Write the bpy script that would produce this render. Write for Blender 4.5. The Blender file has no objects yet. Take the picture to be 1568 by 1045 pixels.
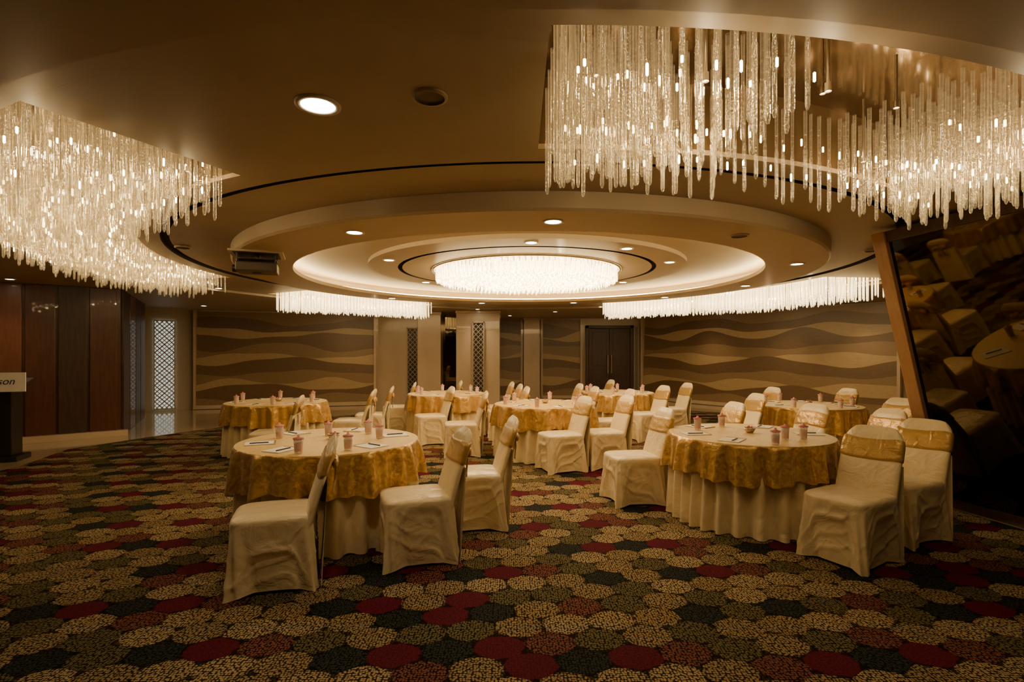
import bpy, math, random
from mathutils import Vector
random.seed(7)
pi=math.pi
scene=bpy.context.scene
CX,CY=0.21,7.8
# ------------------------------------------------------------------ helpers
class MB:
    def __init__(s): s.v=[];s.f=[];s.m=[];s.sm=[]
    def add(s,vs,fs,mat=0,smooth=False):
        o=len(s.v); s.v+=[tuple(p) for p in vs]
        for f in fs:
            s.f.append([i+o for i in f]); s.m.append(mat); s.sm.append(smooth)
    def grid(s,rows,mat=0,smooth=True,closed=True):
        n=len(rows[0]); vs=[p for r in rows for p in r]; fs=[]
        for i in range(len(rows)-1):
            for j in range(n if closed else n-1):
                k=(j+1)%n
                fs.append([i*n+j,i*n+k,(i+1)*n+k,(i+1)*n+j])
        s.add(vs,fs,mat,smooth)
    def box(s,x0,x1,y0,y1,z0,z1,mat=0,xf=None):
        vs=[(x,y,z) for z in (z0,z1) for y in (y0,y1) for x in (x0,x1)]
        if xf: vs=[xf(p) for p in vs]
        s.add(vs,[[0,2,3,1],[4,5,7,6],[0,1,5,4],[2,6,7,3],[0,4,6,2],[1,3,7,5]],mat)
    def cyl(s,cx,cy,z0,z1,r0,r1,n=16,mat=0,cap=True):
        a=[(cx+r0*math.cos(2*pi*i/n),cy+r0*math.sin(2*pi*i/n),z0) for i in range(n)]
        b=[(cx+r1*math.cos(2*pi*i/n),cy+r1*math.sin(2*pi*i/n),z1) for i in range(n)]
        s.grid([a,b],mat,True)
        if cap: s.add(a,[list(range(n))[::-1]],mat); s.add(b,[list(range(n))],mat)
    def mesh(s,name,mats):
        me=bpy.data.meshes.new(name); me.from_pydata(s.v,[],s.f); 
        for m in mats: me.materials.append(m)
        me.polygons.foreach_set('material_index',s.m)
        me.polygons.foreach_set('use_smooth',s.sm)
        me.update(); return me
    def obj(s,name,mats,parent=None,loc=None,bevel=0):
        o=bpy.data.objects.new(name,s.mesh(name,mats)); scene.collection.objects.link(o)
        if parent: o.parent=parent
        if loc: o.location=loc
        if bevel:
            b=o.modifiers.new('bevel','BEVEL'); b.width=bevel; b.segments=2; b.limit_method='ANGLE'
        return o
def empty(name,loc=(0,0,0),rz=0):
    e=bpy.data.objects.new(name,None); scene.collection.objects.link(e); e.location=loc; e.rotation_euler=(0,0,rz); e.empty_display_size=.1; return e
def polar(r,a,z): return (CX+r*math.cos(a),CY+r*math.sin(a),z)
def ray_poly(poly,th):
    d=(math.cos(th),math.sin(th)); best=None
    for i in range(len(poly)):
        ax,ay=poly[i][0]-CX,poly[i][1]-CY; bx,by=poly[(i+1)%len(poly)][0]-CX,poly[(i+1)%len(poly)][1]-CY
        ex,ey=bx-ax,by-ay; den=d[0]*ey-d[1]*ex
        if abs(den)<1e-9: continue
        t=(ax*ey-ay*ex)/den; u=(ax*d[1]-ay*d[0])/den
        if t>0 and -1e-6<=u<=1+1e-6: best=t if best is None else min(best,t)
    return best or 10
# ------------------------------------------------------------------ materials
def mat(name,col,rough=.6,metal=0,spec=.5,noise=None,bump=0,bscale=50,coat=0,trans=0,sheen=0,emis=None,estr=0):
    m=bpy.data.materials.new(name); m.use_nodes=True; nt=m.node_tree; N=nt.nodes; L=nt.links
    b=N['Principled BSDF']; b.inputs['Base Color'].default_value=(*col,1); b.inputs['Roughness'].default_value=rough
    b.inputs['Metallic'].default_value=metal; b.inputs['Specular IOR Level'].default_value=spec
    b.inputs['Coat Weight'].default_value=coat; b.inputs['Transmission Weight'].default_value=trans
    b.inputs['Sheen Weight'].default_value=sheen
    if emis: b.inputs['Emission Color'].default_value=(*emis,1); b.inputs['Emission Strength'].default_value=estr
    tc=N.new('ShaderNodeTexCoord')
    if noise:
        c2,sc,stretch=noise
        mp=N.new('ShaderNodeMapping'); mp.inputs['Scale'].default_value=stretch; L.new(tc.outputs['Object'],mp.inputs[0])
        n=N.new('ShaderNodeTexNoise'); n.inputs['Scale'].default_value=sc; n.inputs['Detail'].default_value=4; L.new(mp.outputs[0],n.inputs[0])
        r=N.new('ShaderNodeValToRGB'); r.color_ramp.elements[0].position=.35; r.color_ramp.elements[1].position=.65
        r.color_ramp.elements[0].color=(*col,1); r.color_ramp.elements[1].color=(*c2,1)
        L.new(n.outputs[0],r.inputs[0]); L.new(r.outputs[0],b.inputs['Base Color'])
    if bump:
        n=N.new('ShaderNodeTexNoise'); n.inputs['Scale'].default_value=bscale; n.inputs['Detail'].default_value=3; n.inputs['Distortion'].default_value=.8; L.new(tc.outputs['Object'],n.inputs[0])
        bp=N.new('ShaderNodeBump'); bp.inputs['Strength'].default_value=bump; bp.inputs['Distance'].default_value=.03
        L.new(n.outputs[0],bp.inputs['Height']); L.new(bp.outputs[0],b.inputs['Normal'])
    return m
def emat(name,col,s):
    m=bpy.data.materials.new(name); m.use_nodes=True; nt=m.node_tree; nt.nodes.clear()
    e=nt.nodes.new('ShaderNodeEmission'); e.inputs[0].default_value=(*col,1); e.inputs[1].default_value=s
    o=nt.nodes.new('ShaderNodeOutputMaterial'); nt.links.new(e.outputs[0],o.inputs[0]); return m
WARM=(1,.72,.40)
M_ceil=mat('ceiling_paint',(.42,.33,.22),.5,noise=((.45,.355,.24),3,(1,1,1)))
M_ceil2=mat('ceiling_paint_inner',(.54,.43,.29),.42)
M_groove=mat('ceiling_groove',(.03,.022,.015),.7)
M_recess=mat('recess_dark_mirror',(.20,.13,.065),.12,metal=.8)
M_recessw=mat('recess_side_lacquer',(.16,.105,.05),.2,metal=.3)
M_led=emat('led_strip',(1,.73,.33),36)
M_lamp=emat('downlight_lamp',(1,.87,.62),40)
M_trimw=mat('downlight_trim',(.7,.6,.48),.4)
M_beige=mat('beige_marble',(.52,.40,.27),.25,noise=((.58,.46,.32),2,(1,1,.6)),coat=.3)
M_plain=mat('wall_paint_beige',(.34,.26,.165),.6)
M_tan=mat('wave_tan',(.40,.285,.15),.34,noise=((.47,.345,.19),8,(1,1,14)))
M_brown=mat('wave_brown',(.145,.088,.045),.34,noise=((.18,.115,.06),8,(1,1,14)))
M_mid=mat('wave_mid',(.24,.16,.082),.34,noise=((.28,.19,.10),8,(1,1,14)))
M_wood=mat('reddish_wood',(.075,.024,.011),.35,noise=((.11,.038,.018),6,(6,6,.5)),coat=.15)
M_wood2=mat('reddish_wood_light',(.17,.06,.028),.35,noise=((.20,.075,.036),6,(6,6,.5)),coat=.15)
M_frame=mat('mirror_frame_wood',(.36,.19,.10),.35,noise=((.42,.23,.12),8,(4,4,.6)),coat=.2)
M_dark=mat('dark_wood',(.045,.023,.014),.4,noise=((.065,.033,.02),6,(6,6,.5)))
M_black=mat('black_plastic',(.015,.013,.012),.35)
M_metal=mat('brushed_metal',(.6,.52,.4),.3,metal=1)
M_mirror=mat('tinted_mirror',(.075,.058,.036),.03,metal=1)
M_marble=mat('floor_marble',(.42,.32,.19),.12,noise=((.48,.37,.23),1.5,(1,1,1)),coat=.4)
M_cream=mat('champagne_satin_cloth',(.84,.70,.43),.30,sheen=.2,bump=.6,bscale=6.5,noise=((.78,.64,.38),6,(1,1,1)))
M_white=mat('white_paper',(.9,.87,.8),.6)
M_pink=mat('paper_cap_pink',(.55,.10,.10),.6,noise=((.8,.42,.38),45,(1,1,1)))
M_glass=mat('tumbler_glass',(.95,.9,.85),.05,trans=.0);M_glass.node_tree.nodes['Principled BSDF'].inputs['Alpha'].default_value=.35
M_label=mat('glass_sleeve_pink',(.85,.62,.55),.5,noise=((.6,.13,.13),40,(1,1,1)))
M_signtxt=mat('sign_text_ink',(.03,.03,.04),.5)
def gold(name,c1,c2,rough0,rough1,bs,metal=0):
    m=mat(name,c1,.4,sheen=.2,spec=.5,metal=metal)
    nt=m.node_tree;N=nt.nodes;L=nt.links;b=N['Principled BSDF']
    tc=N.new('ShaderNodeTexCoord')
    n1=N.new('ShaderNodeTexNoise');n1.inputs['Scale'].default_value=19;n1.inputs['Detail'].default_value=4;n1.inputs['Distortion'].default_value=1.8;L.new(tc.outputs['Object'],n1.inputs[0])
    r1=N.new('ShaderNodeValToRGB');r1.color_ramp.elements[0].position=.43;r1.color_ramp.elements[1].position=.58
    r1.color_ramp.elements[0].color=(*c1,1);r1.color_ramp.elements[1].color=(*c2,1)
    L.new(n1.outputs[0],r1.inputs[0]);L.new(r1.outputs[0],b.inputs['Base Color'])
    mr=N.new('ShaderNodeMapRange');mr.inputs[3].default_value=rough0;mr.inputs[4].default_value=rough1;L.new(n1.outputs[0],mr.inputs[0]);L.new(mr.outputs[0],b.inputs['Roughness'])
    n2=N.new('ShaderNodeTexNoise');n2.inputs['Scale'].default_value=8;n2.inputs['Detail'].default_value=5;L.new(tc.outputs['Object'],n2.inputs[0])
    bp=N.new('ShaderNodeBump');bp.inputs['Strength'].default_value=bs;bp.inputs['Distance'].default_value=.03;L.new(n2.outputs[0],bp.inputs['Height']);L.new(bp.outputs[0],b.inputs['Normal'])
    return m
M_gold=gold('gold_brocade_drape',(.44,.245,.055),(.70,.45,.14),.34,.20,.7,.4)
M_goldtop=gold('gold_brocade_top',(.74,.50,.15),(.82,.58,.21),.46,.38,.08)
M_sash=mat('gold_satin_sash',(.52,.32,.09),.26,sheen=.2,bump=.4,bscale=14,metal=.2)
# crystal rods: added self-glow stands in for lamp light in the glass
def glow_rodmat(name,emit,base,solid=False):
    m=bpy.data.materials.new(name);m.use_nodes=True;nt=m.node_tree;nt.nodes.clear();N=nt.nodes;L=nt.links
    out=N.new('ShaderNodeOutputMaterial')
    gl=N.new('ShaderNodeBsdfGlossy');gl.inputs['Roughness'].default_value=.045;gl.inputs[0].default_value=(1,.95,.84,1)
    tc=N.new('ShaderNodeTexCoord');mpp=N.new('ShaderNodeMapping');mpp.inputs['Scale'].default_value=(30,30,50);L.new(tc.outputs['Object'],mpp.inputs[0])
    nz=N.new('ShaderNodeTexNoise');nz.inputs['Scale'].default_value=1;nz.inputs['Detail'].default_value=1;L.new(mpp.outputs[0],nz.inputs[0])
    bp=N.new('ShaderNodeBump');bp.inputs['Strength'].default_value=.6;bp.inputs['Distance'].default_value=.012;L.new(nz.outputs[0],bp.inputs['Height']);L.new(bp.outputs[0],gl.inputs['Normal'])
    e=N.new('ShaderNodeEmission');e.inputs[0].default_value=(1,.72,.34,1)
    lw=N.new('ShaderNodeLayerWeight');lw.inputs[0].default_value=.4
    es=N.new('ShaderNodeMapRange');es.inputs[3].default_value=emit*1.4;es.inputs[4].default_value=emit*.08;L.new(lw.outputs['Facing'],es.inputs[0]);L.new(es.outputs[0],e.inputs[1])  # glow painted into the rod: bright face-on, dim at its edges
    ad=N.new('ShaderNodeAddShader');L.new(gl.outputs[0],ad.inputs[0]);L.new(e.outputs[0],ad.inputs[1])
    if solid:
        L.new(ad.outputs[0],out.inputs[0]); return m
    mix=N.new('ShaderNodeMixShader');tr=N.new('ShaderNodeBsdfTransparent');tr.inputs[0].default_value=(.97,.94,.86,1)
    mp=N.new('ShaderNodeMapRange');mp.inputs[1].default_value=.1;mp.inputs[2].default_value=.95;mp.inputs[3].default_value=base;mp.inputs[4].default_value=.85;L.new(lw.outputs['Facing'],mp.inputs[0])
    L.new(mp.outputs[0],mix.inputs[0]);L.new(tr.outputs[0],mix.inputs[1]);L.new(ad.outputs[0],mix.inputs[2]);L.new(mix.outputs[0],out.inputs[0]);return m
M_rod=glow_rodmat('crystal_rod',.26,.15)
M_rodf=glow_rodmat('crystal_rod_selfglow_far',2.0,.3,True)
M_rodc=glow_rodmat('crystal_rod_selfglow_central',6.0,.4,True)
M_ledarc=emat('chandelier_capsule_glow',(1,.75,.40),34)
# ------------------------------------------------------------------ room shell
ROOM=[(-9,-2.5),(-9,8.0),(-7.1,9.6),(-8.7,12.5),(-9.4,13.4),(-8.5,14.1),(-3.9,15.4),(-2.0,15.4),(-2.0,17.5),(4.2,17.5),(8.6,11.5),(8.6,5.45),(4.2,5.45),(5.6,-2.5)]
names=['left','left_wood_panel','left_return','left_niche','lattice','back_left','back_pier','back_recess','back','right_back','right_side','right_return','right','front']
ZC=2.7
def seg_frame(i):
    a=Vector((*ROOM[i],0)); b=Vector((*ROOM[(i+1)%len(ROOM)],0)); d=(b-a); ln=d.length; d.normalize(); n=Vector((d.y,-d.x,0))
    return a,d,n,ln
wallmats={0:M_wood,1:M_wood,2:M_dark,3:M_plain,4:M_plain,5:M_beige,6:M_beige,7:M_black,8:M_beige,9:M_beige,10:M_plain,11:M_plain,12:M_plain,13:M_plain}
for i in range(len(ROOM)):
    a,d,n,ln=seg_frame(i); mb=MB()
    xf=lambda p:a+d*p[0]-n*p[1]+Vector((0,0,p[2]))
    mb.box(0,ln,0,.12,0,2.9,0,xf)
    mb.obj('wall_'+names[i],[wallmats[i]])
mb=MB(); mb.box(-9.2,8.8,-2.7,17.7,-.1,0); mb.obj('floor',[M_marble])
CARP=[(-6.2,-2.4),(-6.5,7),(-6.9,8.2),(-6.4,9.6),(-5.6,11.2),(-3.5,13.2),(0,14.0),(4,14.2),(8.4,11),(8.4,5.65),(4.12,5.65),(5.48,-2.4)]
angs=sorted(set([2*pi*i/360 for i in range(360)]+[math.atan2(p[1]-CY,p[0]-CX)%(2*pi)+e for p in ROOM+CARP for e in(-1e-4,1e-4)]))
mb=MB()
for k in range(len(angs)):
    t0,t1=angs[k],angs[(k+1)%len(angs)]
    i0,i1,o0,o1=ray_poly(CARP,t0),ray_poly(CARP,t1),ray_poly(ROOM,t0),ray_poly(ROOM,t1)
    o0=max(o0,i0);o1=max(o1,i1)
    mb.add([polar(i0,t0,.009),polar(i1,t1,.009),polar(o1,t1,.009),polar(o0,t0,.009)],[[0,1,2,3]])
mb.obj('trim_marble_border',[M_marble])
# carpet: staggered rounded motifs, each motif a hexagonal cell carrying local coordinates
def cap_poly_in(x,y):
    r=math.hypot(x-CX,y-CY); 
    return r<ray_poly(CARP,math.atan2(y-CY,x-CX)%(2*pi))+.1
vs=[];fs=[];cols=[];lc=[]
W=.262;Rr=W/math.sqrt(3);SQ=.80; RH=Rr*1.5
TAN=(.195,.148,.082);TAN2=(.245,.19,.112);OL=(.090,.078,.040);DK=(.018,.021,.020);MR=(.078,.006,.016);RB=(.115,.044,.034)
pal=[TAN2,OL,MR,TAN,TAN2,RB,DK,TAN,OL,MR,TAN2,TAN,DK]
rot=math.radians(8)
for j in range(-95,95):
    for i in range(-65,65):
        x0=(i+.5*(j&1))*W; y0=j*RH*SQ
        x=x0*math.cos(rot)-y0*math.sin(rot); y=6+x0*math.sin(rot)+y0*math.cos(rot)
        if not(-7.1<x<8.45 and -2.4<y<14.2) or not cap_poly_in(x,y): continue
        c=pal[(i*3+j*5+(j//3))%13]
        if random.random()<.14: c=random.choice([TAN,OL,RB])
        al=1 if c!=MR else .3
        o=len(vs); vs.append((x,y,.005));lc.append((0,0,0));cols.append((*c,al))
        for k in range(6):
            a=pi/6+k*pi/3; lx,ly=Rr*math.cos(a),Rr*math.sin(a)
            qx,qy=lx,ly*SQ
            vs.append((x+qx*math.cos(rot)-qy*math.sin(rot),y+qx*math.sin(rot)+qy*math.cos(rot),.005));lc.append((lx,ly,0));cols.append((*c,al))
        for k in range(6): fs.append([o,o+1+k,o+1+(k+1)%6])
me=bpy.data.meshes.new('carpet');me.from_pydata(vs,[],fs)
ca=me.color_attributes.new('Col','FLOAT_COLOR','POINT')
for q,c in enumerate(cols): ca.data[q].color=c
ea=me.attributes.new('loc','FLOAT_VECTOR','POINT'); ea.data.foreach_set('vector',[q for p in lc for q in p])
m=mat('patterned_carpet',(.2,.15,.1),.95,spec=.1);nt=m.node_tree;N=nt.nodes;L=nt.links;b=N['Principled BSDF']
at=N.new('ShaderNodeAttribute');at.attribute_name='Col';ae=N.new('ShaderNodeAttribute');ae.attribute_name='loc'
tc=N.new('ShaderNodeTexCoord')
vo=N.new('ShaderNodeTexVoronoi');vo.feature='F1';vo.inputs['Scale'].default_value=66;vo.inputs['Randomness'].default_value=.6;L.new(tc.outputs['Object'],vo.inputs[0])
rp=N.new('ShaderNodeValToRGB');rp.color_ramp.elements[0].position=.36;rp.color_ramp.elements[1].position=.52;rp.color_ramp.elements[0].color=(1.5,1.45,1.3,1);rp.color_ramp.elements[1].color=(.09,.08,.07,1)
L.new(vo.outputs['Distance'],rp.inputs[0])
mx=N.new('ShaderNodeMix');mx.data_type='RGBA';mx.blend_type='MULTIPLY';L.new(at.outputs['Alpha'],mx.inputs[0]);L.new(at.outputs['Color'],mx.inputs[6]);L.new(rp.outputs[0],mx.inputs[7])
ln_=N.new('ShaderNodeVectorMath');ln_.operation='LENGTH';L.new(ae.outputs['Vector'],ln_.inputs[0])
ns=N.new('ShaderNodeTexNoise');ns.inputs['Scale'].default_value=22;L.new(tc.outputs['Object'],ns.inputs[0])
ad=N.new('ShaderNodeMath');ad.operation='MULTIPLY_ADD';ad.inputs[1].default_value=.07;L.new(ns.outputs[0],ad.inputs[0]);L.new(ln_.outputs['Value'],ad.inputs[2])
re=N.new('ShaderNodeValToRGB');re.color_ramp.elements[0].position=.163;re.color_ramp.elements[1].position=.171;re.color_ramp.elements[0].color=(1,1,1,1);re.color_ramp.elements[1].color=(.13,.11,.09,1)
L.new(ad.outputs[0],re.inputs[0])
mx2=N.new('ShaderNodeMix');mx2.data_type='RGBA';mx2.blend_type='MULTIPLY';mx2.inputs[0].default_value=1;L.new(mx.outputs[2],mx2.inputs[6]);L.new(re.outputs[0],mx2.inputs[7])
L.new(mx2.outputs[2],b.inputs['Base Color'])
me.materials.append(m); o=bpy.data.objects.new('carpet',me);scene.collection.objects.link(o)
# ------------------------------------------------------------------ ceiling
R1,R2,RO=4.7,5.87,6.02
SECT=[(269.3,306),(173,244.3),(115,151),(6,68)]
mb=MB(); D=math.radians
def lathe(r0,z0,r1,z1,a0=0,a1=360,matn=0,step=2):
    n=max(2,int(abs(a1-a0)/step))
    A=[D(a0+(a1-a0)*i/n) for i in range(n+1)]
    mb.grid([[polar(r0,a,z0) for a in A],[polar(r1,a,z1) for a in A]],matn,False,False)
aw=sorted(set([2*pi*i/180 for i in range(180)]+[math.atan2(p[1]-CY,p[0]-CX)%(2*pi)+e for p in ROOM for e in(-1e-4,1e-4)]))
ZO=2.66
for k in range(len(aw)):
    t0,t1=aw[k],aw[(k+1)%len(aw)]; o0,o1=ray_poly(ROOM,t0),ray_poly(ROOM,t1)
    if o0<RO or o1<RO: continue
    mb.add([polar(RO,t0,ZO),polar(o0,t0,ZO),polar(o1,t1,ZO),polar(RO,t1,ZO)],[[0,1,2,3]],0)
lathe(RO,ZO,RO,ZC); lathe(RO,ZC,R2,ZC)
cuts=sorted([(a,b) for a,b in SECT]); prev=cuts[-1][1]-360
for a,b in cuts:
    lathe(R2,ZC,R1,ZC,prev,a); prev=b
ZR=3.12
for a,b in SECT:
    lathe(R2,ZC,R2,ZC+.03,a,b);lathe(R1,ZC,R1,ZC+.03,a,b)
    lathe(R2,ZC+.03,R2,ZR,a,b,4); lathe(R1,ZC+.03,R1,ZR,a,b,4); lathe(R2,ZR,R1,ZR,a,b,3)
    for q in (a,b):
        mb.add([polar(R1,D(q),ZC),polar(R2,D(q),ZC),polar(R2,D(q),ZR),polar(R1,D(q),ZR)],[[0,1,2,3]],0)
lathe(R1,ZC,4.50,ZC); lathe(4.50,ZC,4.50,ZC+.05,matn=2); lathe(4.5,ZC+.05,4.42,ZC+.05,matn=2); lathe(4.42,ZC+.05,4.42,ZC+.015,matn=2)
lathe(4.42,ZC+.015,3.85,ZC+.015)
ZA=2.57
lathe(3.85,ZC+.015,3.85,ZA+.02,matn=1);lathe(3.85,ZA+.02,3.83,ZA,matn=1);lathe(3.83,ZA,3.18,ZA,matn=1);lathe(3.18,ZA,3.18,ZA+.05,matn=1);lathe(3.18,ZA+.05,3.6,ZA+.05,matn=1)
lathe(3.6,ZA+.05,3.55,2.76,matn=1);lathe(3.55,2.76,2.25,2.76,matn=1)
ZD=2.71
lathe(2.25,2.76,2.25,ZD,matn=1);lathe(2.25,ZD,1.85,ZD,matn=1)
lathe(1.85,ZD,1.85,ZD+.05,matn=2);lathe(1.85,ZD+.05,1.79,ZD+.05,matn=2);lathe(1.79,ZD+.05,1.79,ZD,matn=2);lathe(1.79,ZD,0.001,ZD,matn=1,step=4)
mb.box(-9.2,8.8,-2.7,17.7,3.2,3.3,0)
mb.obj('ceiling',[M_ceil,M_ceil2,M_groove,M_recess,M_recessw])
mb=MB(); lathe(3.27,ZA+.055,3.33,ZA+.055,step=3); lathe(3.33,ZA+.055,3.33,ZA+.08,step=3)
mb.obj('cove_led_strip',[M_led])
# downlights
def downlight(x,y,z,pw=14,r=.055,first=[0]):
    e=empty('recessed_downlight',(x,y,z))
    t=MB(); n=24
    c=lambda rr,zz:[(rr*math.cos(2*pi*i/n),rr*math.sin(2*pi*i/n),zz) for i in range(n)]
    t.grid([c(r*1.35,0),c(r*1.33,-.008),c(r*1.02,-.008),c(r,-.002)],0); t.obj('trim_ring',[M_trimw],e)
    t=MB(); t.add(c(r,-.003),[list(range(n))[::-1]]); t.obj('lamp_disc',[M_lamp],e)
    l=bpy.data.lights.new('spot','SPOT'); l.energy=pw*1.7;l.color=WARM;l.spot_size=D(100);l.spot_blend=.9;l.shadow_soft_size=.05
    lo=bpy.data.objects.new('spot_lamp',l);scene.collection.objects.link(lo);lo.parent=e;lo.location=(0,0,-.02)
def cpx(px,py,z): Y=(z-1.5)*810/(541-py); return ((px-784)/810*Y,Y,z)
downlight(*cpx(487,160,ZC),20,.08)
for a in (243,272,335,9,40,72,104,136): downlight(*polar(3.52,D(a),ZA),28,.065)
for a in (208,270,303,337,35,145): downlight(*polar(2.04,D(a),ZD),30,.06)
for px,py in ((335,441),(15,427),(312,468),(440,483),(655,466),(850,477),(920,469),(1047,459),(781,490),(745,481)):
    py=min(py,483); 
    x,y,z=cpx(px,py,ZO); 
    if math.hypot(x-CX,y-CY)<RO: z=ZC+.0; x,y,z=cpx(px,py,ZC)
    downlight(x,y,z,14)
for (x,y) in ((-3,-.8),(1.5,-.9),(-6.8,3)): downlight(x,y,ZO,5)
for (x,y,p) in ((7.3,8.5,16),(-.9,13.85,24),(-4.5,14.5,16),(3.2,16.6,16),(6.5,13.1,34),(7.6,11.7,38),(5.3,14.8,28)): downlight(x,y,ZO,p)  # extra downlights, added to brighten the columns, back wall and right wall
M_spk=mat('speaker_grille',(.12,.085,.055),.6)
for p in (cpx(658,147,ZC),cpx(1132,360,ZA),cpx(280,378,ZC),cpx(1335,383,ZC)):
    t=MB();n=28;c=lambda rr,zz:[(rr*math.cos(2*pi*i/n),rr*math.sin(2*pi*i/n),zz) for i in range(n)]
    t.grid([c(.085,0),c(.083,-.01),c(.07,-.012)],0);t.grid([c(.07,-.012),c(.065,-.004),c(.03,-.006),c(.001,-.006)],1)
    t.obj('ceiling_speaker',[M_ceil,M_spk],loc=p)
# ------------------------------------------------------------------ chandeliers
def rod(mb,x,y,zt,zb,r):
    n=6; ph=random.random()
    c=lambda rr,z:[(x+rr*math.cos(2*pi*i/n+ph),y+rr*math.sin(2*pi*i/n+ph),z) for i in range(n)]
    zm=zb+(zt-zb)*.5
    mb.grid([c(r,zt),c(r*.85,zm+.01),c(r*1.1,zm),c(r,zb+.02),c(r*.55,zb+.004),c(.001,zb)],0,True)
def bulb(e,x,y,z,pw,r=.02):
    l=bpy.data.lights.new('bulb','POINT');l.energy=pw;l.color=(1,.72,.38);l.shadow_soft_size=r
    o=bpy.data.objects.new('bulb',l);scene.collection.objects.link(o);o.parent=e;o.location=(x,y,z)
def sector_chandelier(a0,a1,zb,m,pw,hole=None,sp=.078,near=True):
    e=empty('crystal_rod_chandelier'); mb=MB()
    r=R1+.06; k=0
    while r<R2-.04:
        n=int(D(a1-a0)*r/sp)
        for i in range(n):
            ad_=a0+.6+(a1-a0-1.2)*(i+.5*(k&1))/n
            if hole and hole[0]<ad_<hole[1] and r>4.85 and r<5.8: continue
            a=D(ad_); rr=r+random.uniform(-.018,.018)
            x,y,_=polar(rr,a,0)
            f=(r-R1)/(R2-R1)
            zz=zb-.05*math.sin(pi*f)+(random.choice((-.03,0,.04,.08,.12)) if near else random.choice((0,.03,.06)))+random.uniform(-.01,.01)+.015*math.sin(a*9)
            rod(mb,x,y,zb+.58,zz,random.uniform(.010,.0125))
        r+=.1;k+=1
    mb.obj('crystal_rods',[m],e)
    fb=MB(); 
    nb=max(3,int((a1-a0)/9)); q=0
    for i in range(nb):
        for rr in ((4.9,5.3,5.7) if near else (4.95,5.5)):
            q+=1
            a=D(a0+(a1-a0)*(i+.3+.4*(q&1))/nb); x,y,z=polar(rr,a,zb+.13+.11*(q%3))
            fb.cyl(x,y,z+.03,3.1,.008,.008,6,0); fb.cyl(x,y,z+.024,z+.06,.014,.014,10,0)
            bulb(e,x,y,z,pw)
    fb.obj('lamp_holders',[M_metal],e)
    if near:
        # short upright capsule lamps hung between the rods
        lb=MB()
        for rr,zz in ((4.86,zb+.12),(4.86,zb+.30),(5.1,zb+.20),(5.3,zb+.13),(5.3,zb+.33),(5.55,zb+.22),(5.8,zb+.15),(5.8,zb+.34)):
            n=int(D(a1-a0)*rr/.15)
            for i in range(n):
                q_=a0+1+(a1-a0-2)*(i+.5+random.uniform(-.3,.3))/n
                if hole and hole[0]<q_<hole[1] and rr>4.9: continue
                x,y,z=polar(rr+.03,D(q_),zz+random.uniform(-.035,.035)); rad=.0055; h=random.uniform(.014,.026)
                lb.grid([[(x+r_*math.cos(t_),y+r_*math.sin(t_),z+s_) for t_ in [k*pi/3 for k in range(6)]] for s_,r_ in((-h,.001),(-h*.8,rad),(h*.8,rad),(h,.001))],0,True)
        lb.obj('capsule_lamps',[M_ledarc],e)
    return e
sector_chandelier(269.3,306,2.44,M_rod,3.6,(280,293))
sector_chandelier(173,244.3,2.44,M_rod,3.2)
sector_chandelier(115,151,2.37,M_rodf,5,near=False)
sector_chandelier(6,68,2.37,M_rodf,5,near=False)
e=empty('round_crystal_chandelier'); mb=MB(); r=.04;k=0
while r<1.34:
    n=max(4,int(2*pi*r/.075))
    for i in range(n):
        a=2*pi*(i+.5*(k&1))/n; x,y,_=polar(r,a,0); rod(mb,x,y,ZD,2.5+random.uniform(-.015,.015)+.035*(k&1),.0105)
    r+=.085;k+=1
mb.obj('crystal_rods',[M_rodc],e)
t=MB();n=48;c=lambda rr,zz:[polar(rr,2*pi*i/n,zz) for i in range(n)]
t.grid([c(1.38,ZD),c(1.38,ZD-.02),c(1.34,ZD-.02),c(1.34,ZD)],0);t.obj('rim',[M_metal],e)
for i in range(6): x,y,_=polar(.9,i*pi/3,0); bulb(e,x,y,2.6,16)
bulb(e,CX,CY,2.6,16)
# ------------------------------------------------------------------ wavy walls
def wavy(name,p0,p1,z0,z1,seed,nl=11):
    rnd=random.Random(seed)
    a=Vector((*p0,0));b=Vector((*p1,0));d=b-a;ln=d.length;d.normalize();n=Vector((d.y,-d.x,0))
    mb=MB();cnt=max(8,int(ln/.1)); mats=[2,1,0,1,2,0,1,2,0,1,2,1]
    for k in range(nl):
        base=z1-(k)*(z1-z0)/nl; dep=.010+.009*k; A=.06+.09*rnd.random(); wl=2.4+rnd.random()*2.2; ph=rnd.random()*6.28
        if mats[k]==1 and k>1: base+=.08
        top=[];bot=[]
        for i in range(cnt+1):
            u=ln*i/cnt; zz=base+(A*math.sin(2*pi*u/wl+ph)+.02*math.sin(2*pi*u/1.4+ph*2) if k else 0)
            zz=min(zz,z1)
            q=a+d*u
            top.append((q.x+n.x*dep,q.y+n.y*dep,zz));bot.append((q.x+n.x*dep,q.y+n.y*dep,z0))
        back=[(p[0]-n.x*.013,p[1]-n.y*.013,p[2]) for p in top]
        mb.grid([bot,top,back],mats[k],False,False)
    xf=lambda p:a+d*p[0]+n*p[1]+Vector((0,0,p[2]))
    mb.box(0,.06,0,.13,z0,z1,3,xf);mb.box(ln-.06,ln,0,.13,z0,z1,3,xf);mb.box(0,ln,0,.14,z0,z0+.1,3,xf)
    mb.obj(name,[M_tan,M_brown,M_mid,M_beige])
def along(p,q,t): return (p[0]+(q[0]-p[0])*t,p[1]+(q[1]-p[1])*t)
wavy('wavy_wall_panel',(-8.45,14.08),(-3.95,15.35),.02,2.62,3)
wavy('wavy_wall_panel',(-1.95,17.45),(.35,17.45),.02,2.62,5)
wavy('wavy_wall_panel',(.95,17.45),(2.3,17.45),.02,2.62,8)
wavy('wavy_wall_panel',(4.3,17.3),(8.52,11.55),.02,2.64,11)
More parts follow.
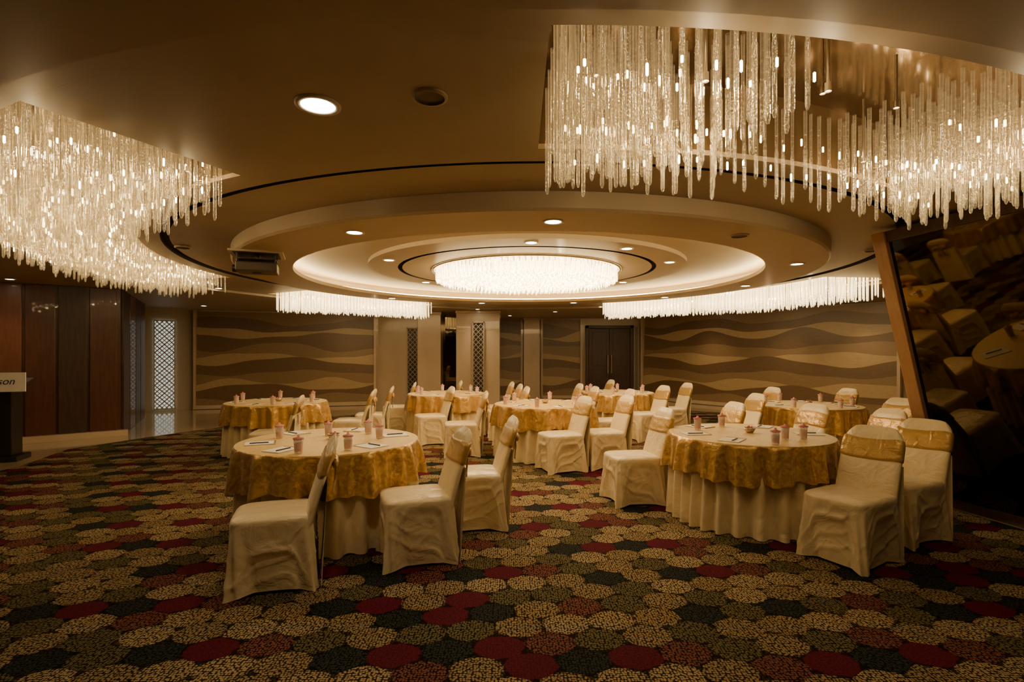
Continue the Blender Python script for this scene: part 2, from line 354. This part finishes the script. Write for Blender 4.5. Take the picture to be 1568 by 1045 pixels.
def col(name,x0,x1,y0,y1,z1=2.655,m=M_beige):
    t=MB();t.box(x0,x1,y0,y1,0.01,z1);t.box(x0-.02,x1+.02,y0-.02,y1+.02,0.01,.12);t.box(x0-.02,x1+.02,y0-.02,y1+.02,z1-.08,z1);return t.obj(name,[m],bevel=.01)
col('column',-1.5,-.33,14.2,15.2)
col('column',-2.62,-1.98,14.7,15.3)
col('column',.38,.9,17.1,17.45)
t=MB();t.box(-1.98,-1.5,15.2,15.25,0.01,2.6);t.obj('dark_mirror_panel',[M_mirror])
# lattice panels
M_lat=mat('lattice_metal',(.40,.33,.24),.4,metal=.2)
M_latglow=emat('lattice_backlight',(.85,.93,.82),.75)
M_latdim=mat('lattice_back',(.02,.016,.014),.4)
def lattice(name,p0,p1,z0,z1,lit):
    a=Vector((*p0,0));b=Vector((*p1,0));d=b-a;ln=d.length;d.normalize();n=Vector((d.y,-d.x,0))
    xf=lambda p:a+d*p[0]+n*p[1]+Vector((0,0,p[2]))
    e=empty(name);t=MB();t.box(0,ln,.0,.01,z0,z1,0,xf);t.obj('back_panel',[M_latglow if lit else M_latdim],e)
    t=MB();f=.03
    t.box(0,f,.01,.06,z0,z1,0,xf);t.box(ln-f,ln,.01,.06,z0,z1,0,xf);t.box(0,ln,.01,.06,z0,z0+f,0,xf);t.box(0,ln,.01,.06,z1-f,z1,0,xf)
    cw=(ln-2*f)/2;rows=int((z1-z0)/cw)
    ch=(z1-z0)/rows
    def bar(u0,v0,u1,v1,w=.014 if lit else .008):
        du,dv=u1-u0,v1-v0;l=math.hypot(du,dv);px,pv=-dv/l*w,du/l*w
        vs=[xf((u0+px,yy,v0+pv)) for yy in(.02,.035)]+[xf((u0-px,yy,v0-pv)) for yy in(.02,.035)]+[xf((u1-px,yy,v1-pv)) for yy in(.02,.035)]+[xf((u1+px,yy,v1+pv)) for yy in(.02,.035)]
        t.add(vs,[[1,3,5,7],[0,6,4,2],[0,1,7,6],[2,4,5,3],[0,2,3,1],[4,6,7,5]])
    for r_ in range(rows):
        for c_ in range(2):
            u=f+c_*cw;v=z0+r_*ch
            bar(u,v,u+cw,v+ch);bar(u+cw,v,u,v+ch)
            if lit: bar(u+cw/2,v,u,v+ch/2,.009);bar(u,v+ch/2,u+cw/2,v+ch,.009);bar(u+cw/2,v+ch,u+cw,v+ch/2,.009);bar(u+cw,v+ch/2,u+cw/2,v,.009)
    t.obj('lattice_screen',[M_lat],e);return e
P,Q=(-9.37,13.37),(-8.47,14.07)
lattice('backlit_lattice_panel',along(P,Q,.22),along(P,Q,.64),.05,2.36,True)
lattice('lattice_panel',(-1.06,14.17),(-.74,14.17),.15,2.35,False)
lattice('lattice_panel',(-3.05,15.38),(-2.72,15.38),.1,2.25,False)
# door
e=empty('double_door',(3.2,17.44,0))
t=MB();t.box(-.78,-.68,-.1,0,0.01,2.42);t.box(.68,.78,-.1,0,0.01,2.42);t.box(-.78,.78,-.1,0,2.32,2.42);t.obj('door_frame',[M_dark],e,bevel=.008)
for s in(-1,1):
    t=MB();x0,x1=(-.675,-.005) if s<0 else(.005,.675)
    t.box(x0,x1,-.06,-.01,.01,2.31)
    for z0,z1 in((.15,.95),(1.1,2.2)):
        t.box(x0+.1,x1-.1,-.072,-.06,z0,z1)
    t.obj('door_leaf',[M_dark],e,bevel=.006)
    t=MB();t.cyl(s*.06,-.12,.85,1.45,.014,.014,10);t.box(s*.06-.008,s*.06+.008,-.12,-.06,.9,.92);t.box(s*.06-.008,s*.06+.008,-.12,-.06,1.38,1.4);t.obj('door_pull',[M_metal],e)
lattice('lattice_panel',(4.0,17.44),(4.18,17.44),.1,2.4,False)
def slats(name,i,specs):
    a,d,n,ln=seg_frame(i);xf=lambda p:a+d*p[0]+n*p[1]+Vector((0,0,p[2]));t=MB()
    for u0,u1,dep,mi in specs: t.box(u0,u1,0,dep,.01,2.655,mi,xf)
    t.obj(name,[M_wood,M_wood2,M_dark],bevel=.006)
a,d,n,ln=seg_frame(1)
slats('wood_wall_panel',1,[(ln-.02-.42*(k+1),ln-.06-.42*k,.05,(0,2,0,1,2,0)[k]) for k in range(5)])
a,d,n,ln=seg_frame(2)
slats('wood_wall_panel',2,[(.05+.8*k,.77+.8*k,.04,(2,0,2,2)[k]) for k in range(4)])
a,d,n,ln=seg_frame(0)
slats('wood_wall_panel',0,[(ln-.1-.9*(k+1),ln-.16-.9*k,.05,(0,1,0)[k%3]) for k in range(10)])
mb=MB();a,d,n,ln=seg_frame(1);xf=lambda p:a+d*p[0]+n*p[1]+Vector((0,0,p[2]));mb.box(-.3,ln+.1,0,.14,.01,.12,0,xf);mb.obj('baseboard_left',[M_beige])
# ------------------------------------------------------------------ leaning mirror
M0=Vector((4.25,5.3,0));md=Vector((.173,-.985,0)).normalized();mn=Vector((md.y,-md.x,0));
if mn.x>0: mn=-mn
LT=.70;LEN=7.2
def mx_(p):
    return M0+md*p[0]+mn*(LT*p[2]/2.66+p[1])+Vector((0,0,p[2]))
e=empty('leaning_wall_mirror')
t=MB();t.box(.1,LEN,.0,.02,.1,2.6,0,mx_);t.obj('mirror_glass',[M_mirror],e)
t=MB();t.box(0,.14,-.02,.06,.01,2.66,0,mx_);t.obj('post',[M_frame],e,bevel=.006)
t=MB();t.box(.14,LEN,-.02,.03,.01,.1,0,mx_);t.box(.14,LEN,-.02,.04,2.56,2.66,0,mx_);t.obj('rails',[M_dark],e)
t=MB();q=[mx_((0,0,0.01)),mx_((0,0,2.66)),M0-mn*.1+Vector((0,0,2.66)),M0-mn*.1+Vector((0,0,.01))];t.add(q,[[0,1,2,3]]);t.obj('side_cheek',[M_frame],e)
# ------------------------------------------------------------------ tables
def table_mesh(name,Rt,seed):
    rnd=random.Random(seed);n=288;top=MB();A=[2*pi*i/n for i in range(n)]
    f1,f2,f3=rnd.random()*6,rnd.random()*6,rnd.random()*6
    rows=[[(r*math.cos(a),r*math.sin(a),.762) for a in A] for r in(.001,.3,Rt-.03)]
    rows.append([((Rt-.008)*math.cos(a),(Rt-.008)*math.sin(a),.758) for a in A])
    top.grid(rows,2,True); rows=[rows[-1]]
    for k in range(0,15):
        s=k/14; row=[]
        for a in A:
            w=math.sin(15*a+f1+1.1*math.sin(3*a+f3))*.6+.4*math.sin(31*a+f2+1.5*math.sin(2*a))
            w=math.copysign(abs(w)**.85,w)
            r=Rt+.004+.018*s+ (.050*w+.004)*s**.45 +.010*s
            drop=.29+.02*math.sin(4*a+f2)+.012*w
            row.append((r*math.cos(a),r*math.sin(a),.748-drop*s))
        rows.append(row)
    top.grid(rows,0,True)
    rows=[]
    for k in range(0,17):
        s=k/16;row=[]
        for a in A:
            w=math.sin(30*a+f3+1.5*math.sin(4*a+f1)); w=math.copysign(abs(w)**.75,w)
            r=Rt-.065+.045*s+.042*w*min(1,s*2+.25)+.01*s*math.sin(7*a+f2)
            row.append((r*math.cos(a),r*math.sin(a),.735*(1-s)+.008))
        rows.append(row)
    top.grid(rows,1,True)
    return top.mesh(name,[M_gold,M_cream,M_goldtop])
TABLES=[(-1.55,4.52,.74),(2.18,4.88,.71),(-3.6,8.1,.73),(.47,7.8,.73),(-1.2,9.8,.72),(1.97,10.1,.72),(4.25,7.6,.70)]
for i,(x,y,r) in enumerate(TABLES):
    o=bpy.data.objects.new('round_banquet_table',table_mesh('table_mesh',r,i*3+1));scene.collection.objects.link(o);o.location=(x,y,.003);o.rotation_euler=(0,0,i*.9)
def tumbler_mesh():
    t=MB();n=20;c=lambda rr,zz:[(rr*math.cos(2*pi*i/n),rr*math.sin(2*pi*i/n),zz) for i in range(n)]
    t.grid([c(.001,.001),c(.026,.001),c(.028,.004),c(.035,.112),c(.033,.112),c(.0265,.012),c(.001,.012)],0)
    t.grid([c(.0285,.012),c(.0325,.075)],3)
    t.grid([c(.025,.013),c(.0295,.06),c(.001,.0605)],1)
    t.grid([c(.038,.102),c(.039,.113),c(.012,.120),c(.008,.134),c(.001,.136)],2)
    return t.mesh('tumbler',[M_glass,M_white,M_pink,M_label])
TM=tumbler_mesh()
t=MB();t.box(-.085,.085,-.115,.115,0,.005);t.box(-.082,.082,.10,.115,.005,.008,1);t.box(.02,.028,-.08,.06,.005,.013,2);NP=t.mesh('notepad',[M_white,M_gold,M_black])
t=MB();n=24;c=lambda rr,zz:[(rr*math.cos(2*pi*i/n),rr*math.sin(2*pi*i/n),zz) for i in range(n)]
t.grid([c(.001,.001),c(.03,.001),c(.045,.02),c(.055,.045),c(.05,.045),c(.04,.022),c(.001,.012)],0)
for k in range(9):
    a=k*.7;t.cyl(.02*math.cos(a),.02*math.sin(a),.02,.05+.006*(k%3),.012,.006,8,1)
BW=t.mesh('candy_bowl',[M_metal,M_pink])
ZT=.7665
GL=[]
def put(me,name,x,y,rz=0):
    o=bpy.data.objects.new(name,me);scene.collection.objects.link(o);o.location=(x,y,ZT);o.rotation_euler=(0,0,rz)
def tpx(px,py): Y=(1.5-ZT)*810/(py-541); return ((px-784)/810*Y,Y)
near=[(457,694),(533,689),(581,671),(503,667),(428,671),(564,664),(1068,658),(1105,653),(1188,681),(1230,672),(1202,673)]
for p in near:
    x,y=tpx(*p)
    T=min(TABLES,key=lambda q:(q[0]-x)**2+(q[1]-y)**2); dx,dy=x-T[0],y-T[1];q=math.hypot(dx,dy)
    if q>T[2]-.08: x,y=T[0]+dx/q*(T[2]-.08),T[1]+dy/q*(T[2]-.08)
    put(TM,'covered_water_glass',x,y);GL.append((x,y))
for i,(x,y,r) in enumerate(TABLES):
    put(BW,'candy_bowl',x+.02,y+.02)
    k=6
    for j in range(k):
        a=j*2*pi/k+.4+i*.5
        if i>=2: 
            a2=a+.5;gx,gy=x+(r-.14)*math.cos(a2),y+(r-.14)*math.sin(a2);put(TM,'covered_water_glass',gx,gy);GL.append((gx,gy))
        for da in (0,.25,-.25,.4):
            nx,ny=x+(r-.2)*math.cos(a+da),y+(r-.2)*math.sin(a+da)
            if all(math.hypot(nx-g[0],ny-g[1])>.175 for g in GL): put(NP,'notepad',nx,ny,a+da+pi/2);break
# ------------------------------------------------------------------ chairs
def chair_mesh(seed):
    rnd=random.Random(seed);t=MB();n=160
    f=[rnd.random()*6 for _ in range(8)]
    def se(a,hx,hy,p):
        c,s=math.cos(a),math.sin(a);return math.copysign(abs(c)**(2/p),c)*hx,math.copysign(abs(s)**(2/p),s)*hy
    A=[2*pi*i/n for i in range(n)];rows=[];K=34
    for k in range(K+1):
        s=k/K;row=[]
        for a in A:
            x,y=se(a,.25,.228,6)
            u=min(1,abs(math.sin(2*a)))          # 0 face centre, 1 corner
            cf=u**2.2; q=1-s
            off=.045*q*cf-.026*math.sin(pi*.5*q)*(1-cf)
            sk=.16*math.sin(f[0]+2*a)+.10*math.sin(f[6]+5*a)
            arch=.80+sk-.85*u**1.6
            off+=.012*math.exp(-((s-arch)/.045)**2)*(1-cf*.5)
            off-=.008*(1 if s<arch else 0)*(1-cf)*min(1,abs(arch-s)*6)
            v=math.sin(2*a+.4*math.sin(f[1]))
            for q_ in range(4):
                line=.12+.24*q_+.42*v*(1 if math.sin(a+f[5])>0 else -1)
                off+=.011*math.exp(-((s-line)/.026)**2)*(1-cf*.6)*(.6+.4*math.sin(f[q_]+3*a))
            off+=.012*math.sin(13*a+f[2]+3*s)*q**.8
            off*=min(1,(1-s)*6)
            l=math.hypot(x,y);z=.452*s+.02*(1-cf)*q**3
            row.append((x*(1+off/l),y*(1+off/l),z))
        rows.append(row)
    for sc,z in((.99,.460),(.96,.470),(.85,.480),(.5,.488),(.001,.490)):
        rows.append([(se(a,.25,.228,6)[0]*sc,se(a,.25,.228,6)[1]*sc,z) for a in A])
    t.grid(rows,0,True)
    def backrow(z,gx=0,gy=0,wav=0):
        s=(z-.36)/(.93-.36);hy=.216-.006*s
        if s>.72: 
            q=(s-.72)/.28; hy*= (1-q**2.8*.34)
        hx=.036-.006*s
        if s>.93: hx*=max(.05,1-((s-.93)/.07)**2*.75)
        xc=-.195-.135*s-.04*s*s
        return [(xc+se(a,hx+gx,hy+gy,3.2)[0],se(a,hx+gx,hy+gy,3.2)[1],z+wav*math.sin(3*a+f[3])) for a in A]
    zs=[.36+.57*k/26 for k in range(27)]
    rows=[backrow(z) for z in zs]
    last=rows[-1];cx=sum(p[0] for p in last)/n
    rows.append([(cx+(p[0]-cx)*.4,p[1]*.75,.938) for p in last]);rows.append([(cx,p[1]*.3,.941) for p in last])
    t.grid(rows,0,True)
    rows=[]
    for k in range(12):
        s=k/11;z=.66*s+.01
        x=-.25-.03*(1-s)-.07*s
        rows.append([(x+.008*math.sin(14*y+f[4])*(1-s),y*(1+.1*(1-s)),z) for y in [-.21+.42*j/24 for j in range(25)]])
    t.grid(rows,0,True,False)
    zz=[.70,.705,.725,.75,.775,.80,.825,.85,.855]
    rows=[backrow(z,(.007 if 0<i<8 else -.002)+.003*math.sin(i*2.2+f[5]),.006 if 0<i<8 else -.002,.006) for i,z in enumerate(zz)]
    t.grid(rows,1,True)
    def blob(c,rx,ry,rz,tilt=0,m=1):
        rr=[];
        for i in range(9):
            ph=-pi/2+pi*i/8;row=[]
            for j in range(12):
                th=2*pi*j/12;y=ry*math.cos(ph)*math.sin(th);z=rz*math.sin(ph);x=rx*math.cos(ph)*math.cos(th)
                z*= (1+ .7*abs(y)/ry); y2=y*math.cos(tilt)-z*math.sin(tilt);z2=y*math.sin(tilt)+z*math.cos(tilt)
                row.append((c[0]+x,c[1]+y2,c[2]+z2))
            rr.append(row)
        t.grid(rr,m,True)
    bx=-.37
    blob((bx,0,.77),.024,.03,.026);blob((bx,-.07,.775),.024,.065,.03,.25);blob((bx,.07,.775),.024,.065,.03,-.25)
    for s in(-1,1):
        rows=[]
        for k in range(8):
            q=k/7;rows.append([(bx-.006+.05*q*.3+.006*math.sin(j*2+k),s*(.01+.05*q)+(j/4-.5)*(.03+.05*q),.77-.2*q) for j in range(5)])
        t.grid(rows,1,True,False)
    return t.mesh('chair_mesh',[M_cream,M_sash])
CM=[chair_mesh(s) for s in(1,5,9,14)]
CH=[(-1.55,3.47,199),(-.70,3.88,200),(-.34,4.62,190),
 (-3.15,6.95,192),(-2.5,8.2,186),(-2.4,9.0,190),
 (.62,6.78,200),(1.2,7.0,195),(-.1,8.85,190),(1.5,8.2,190),(1.05,8.85,190),(-.74,7.8,188),
 (-2.25,10.3,190),(-1.35,8.8,200),(-.2,9.6,190),(-.35,10.35,190),(-1.4,10.8,190),
 (2.3,9.1,195),(2.97,9.95,190),(1.75,11.15,190),(.9,9.7,190),
 (1.22,5.36,190),(2.46,3.86,210),(3.17,4.32,205),(3.0,5.75,195),(3.45,5.25,190),(2.2,5.98,190),
 (3.05,7.3,188),(3.95,8.65,190),(5.0,8.35,190),(4.5,6.5,195),(5.17,7.05,190)]
for i,(x,y,a) in enumerate(CH):
    o=bpy.data.objects.new('banquet_chair',CM[i%4]);scene.collection.objects.link(o);o.location=(x,y,.005);o.rotation_euler=(0,0,D(a))
# ------------------------------------------------------------------ projector
e=empty('ceiling_projector',(-2.72,5.66,0),D(20))
t=MB();t.box(-.26,.26,-.22,.22,ZA-.02,ZA,0);t.box(-.22,.22,-.18,.18,ZA-.025,ZA-.02,1);t.obj('lift_plate',[M_trimw,M_black],e)
t=MB()
for sx in(-.18,.18):
    for sy in(-.14,.14): t.cyl(sx,sy,2.42,ZA-.02,.008,.008,8)
t.box(-.19,.19,-.15,.15,2.485,2.495);t.cyl(0,0,2.45,2.55,.03,.03,12);t.obj('mount',[M_black],e)
t=MB();t.box(-.2,.2,-.15,.15,2.36,2.46);t.cyl(0,0,2.35,2.36,.05,.05,12);t.obj('projector_body',[mat('projector_shell',(.10,.08,.06),.4)],e,bevel=.015)
t=MB();n=20;rows=[[(-.2-q,.07+rr*math.cos(2*pi*i/n),2.41+rr*math.sin(2*pi*i/n)) for i in range(n)] for q,rr in((0,.042),(.05,.04),(.05,.03),(.03,.001))];t.grid(rows,0);t.obj('lens',[M_black],e)
# podium
e=empty('podium',(-7.15,7.35,0),D(20))
t=MB();t.box(-.3,.3,-.2,.2,.01,.08);t.box(-.22,.22,-.15,.15,.08,.98);t.obj('podium_body',[M_black],e,bevel=.01)
t=MB();t.add([(-.32,-.26,.98),(.32,-.26,.98),(.32,.24,1.12),(-.32,.24,1.12),(-.32,-.26,1.01),(.32,-.26,1.01),(.32,.24,1.15),(-.32,.24,1.15)],[[0,3,2,1],[4,5,6,7],[0,1,5,4],[1,2,6,5],[2,3,7,6],[3,0,4,7]]);t.obj('podium_top',[M_dark],e,bevel=.006)
t=MB();t.box(-.3,.44,-.31,-.29,.98,1.24);t.box(-.02,.02,-.29,-.2,.9,1.1);t.obj('sign_board',[M_white],e)
cu=bpy.data.curves.new('sign_text','FONT');cu.body='Radisson';cu.size=.13;cu.shear=.3;cu.align_x='CENTER';cu.extrude=.001;cu.materials.append(M_signtxt)
o=bpy.data.objects.new('sign_text',cu);scene.collection.objects.link(o);o.parent=e;o.location=(.09,-.312,1.08);o.rotation_euler=(pi/2,0,0)
# ------------------------------------------------------------------ world & camera
w=bpy.data.worlds.new('dim_interior');scene.world=w;w.use_nodes=True;w.node_tree.nodes['Background'].inputs[0].default_value=(.9,.6,.35,1);w.node_tree.nodes['Background'].inputs[1].default_value=.01
cam=bpy.data.cameras.new('camera');cam.sensor_width=36;cam.lens=18.6;cam.shift_y=.0121;cam.clip_start=.02
co=bpy.data.objects.new('camera',cam);scene.collection.objects.link(co);co.location=(0,0,1.5);co.rotation_euler=(pi/2,0,0);scene.camera=co
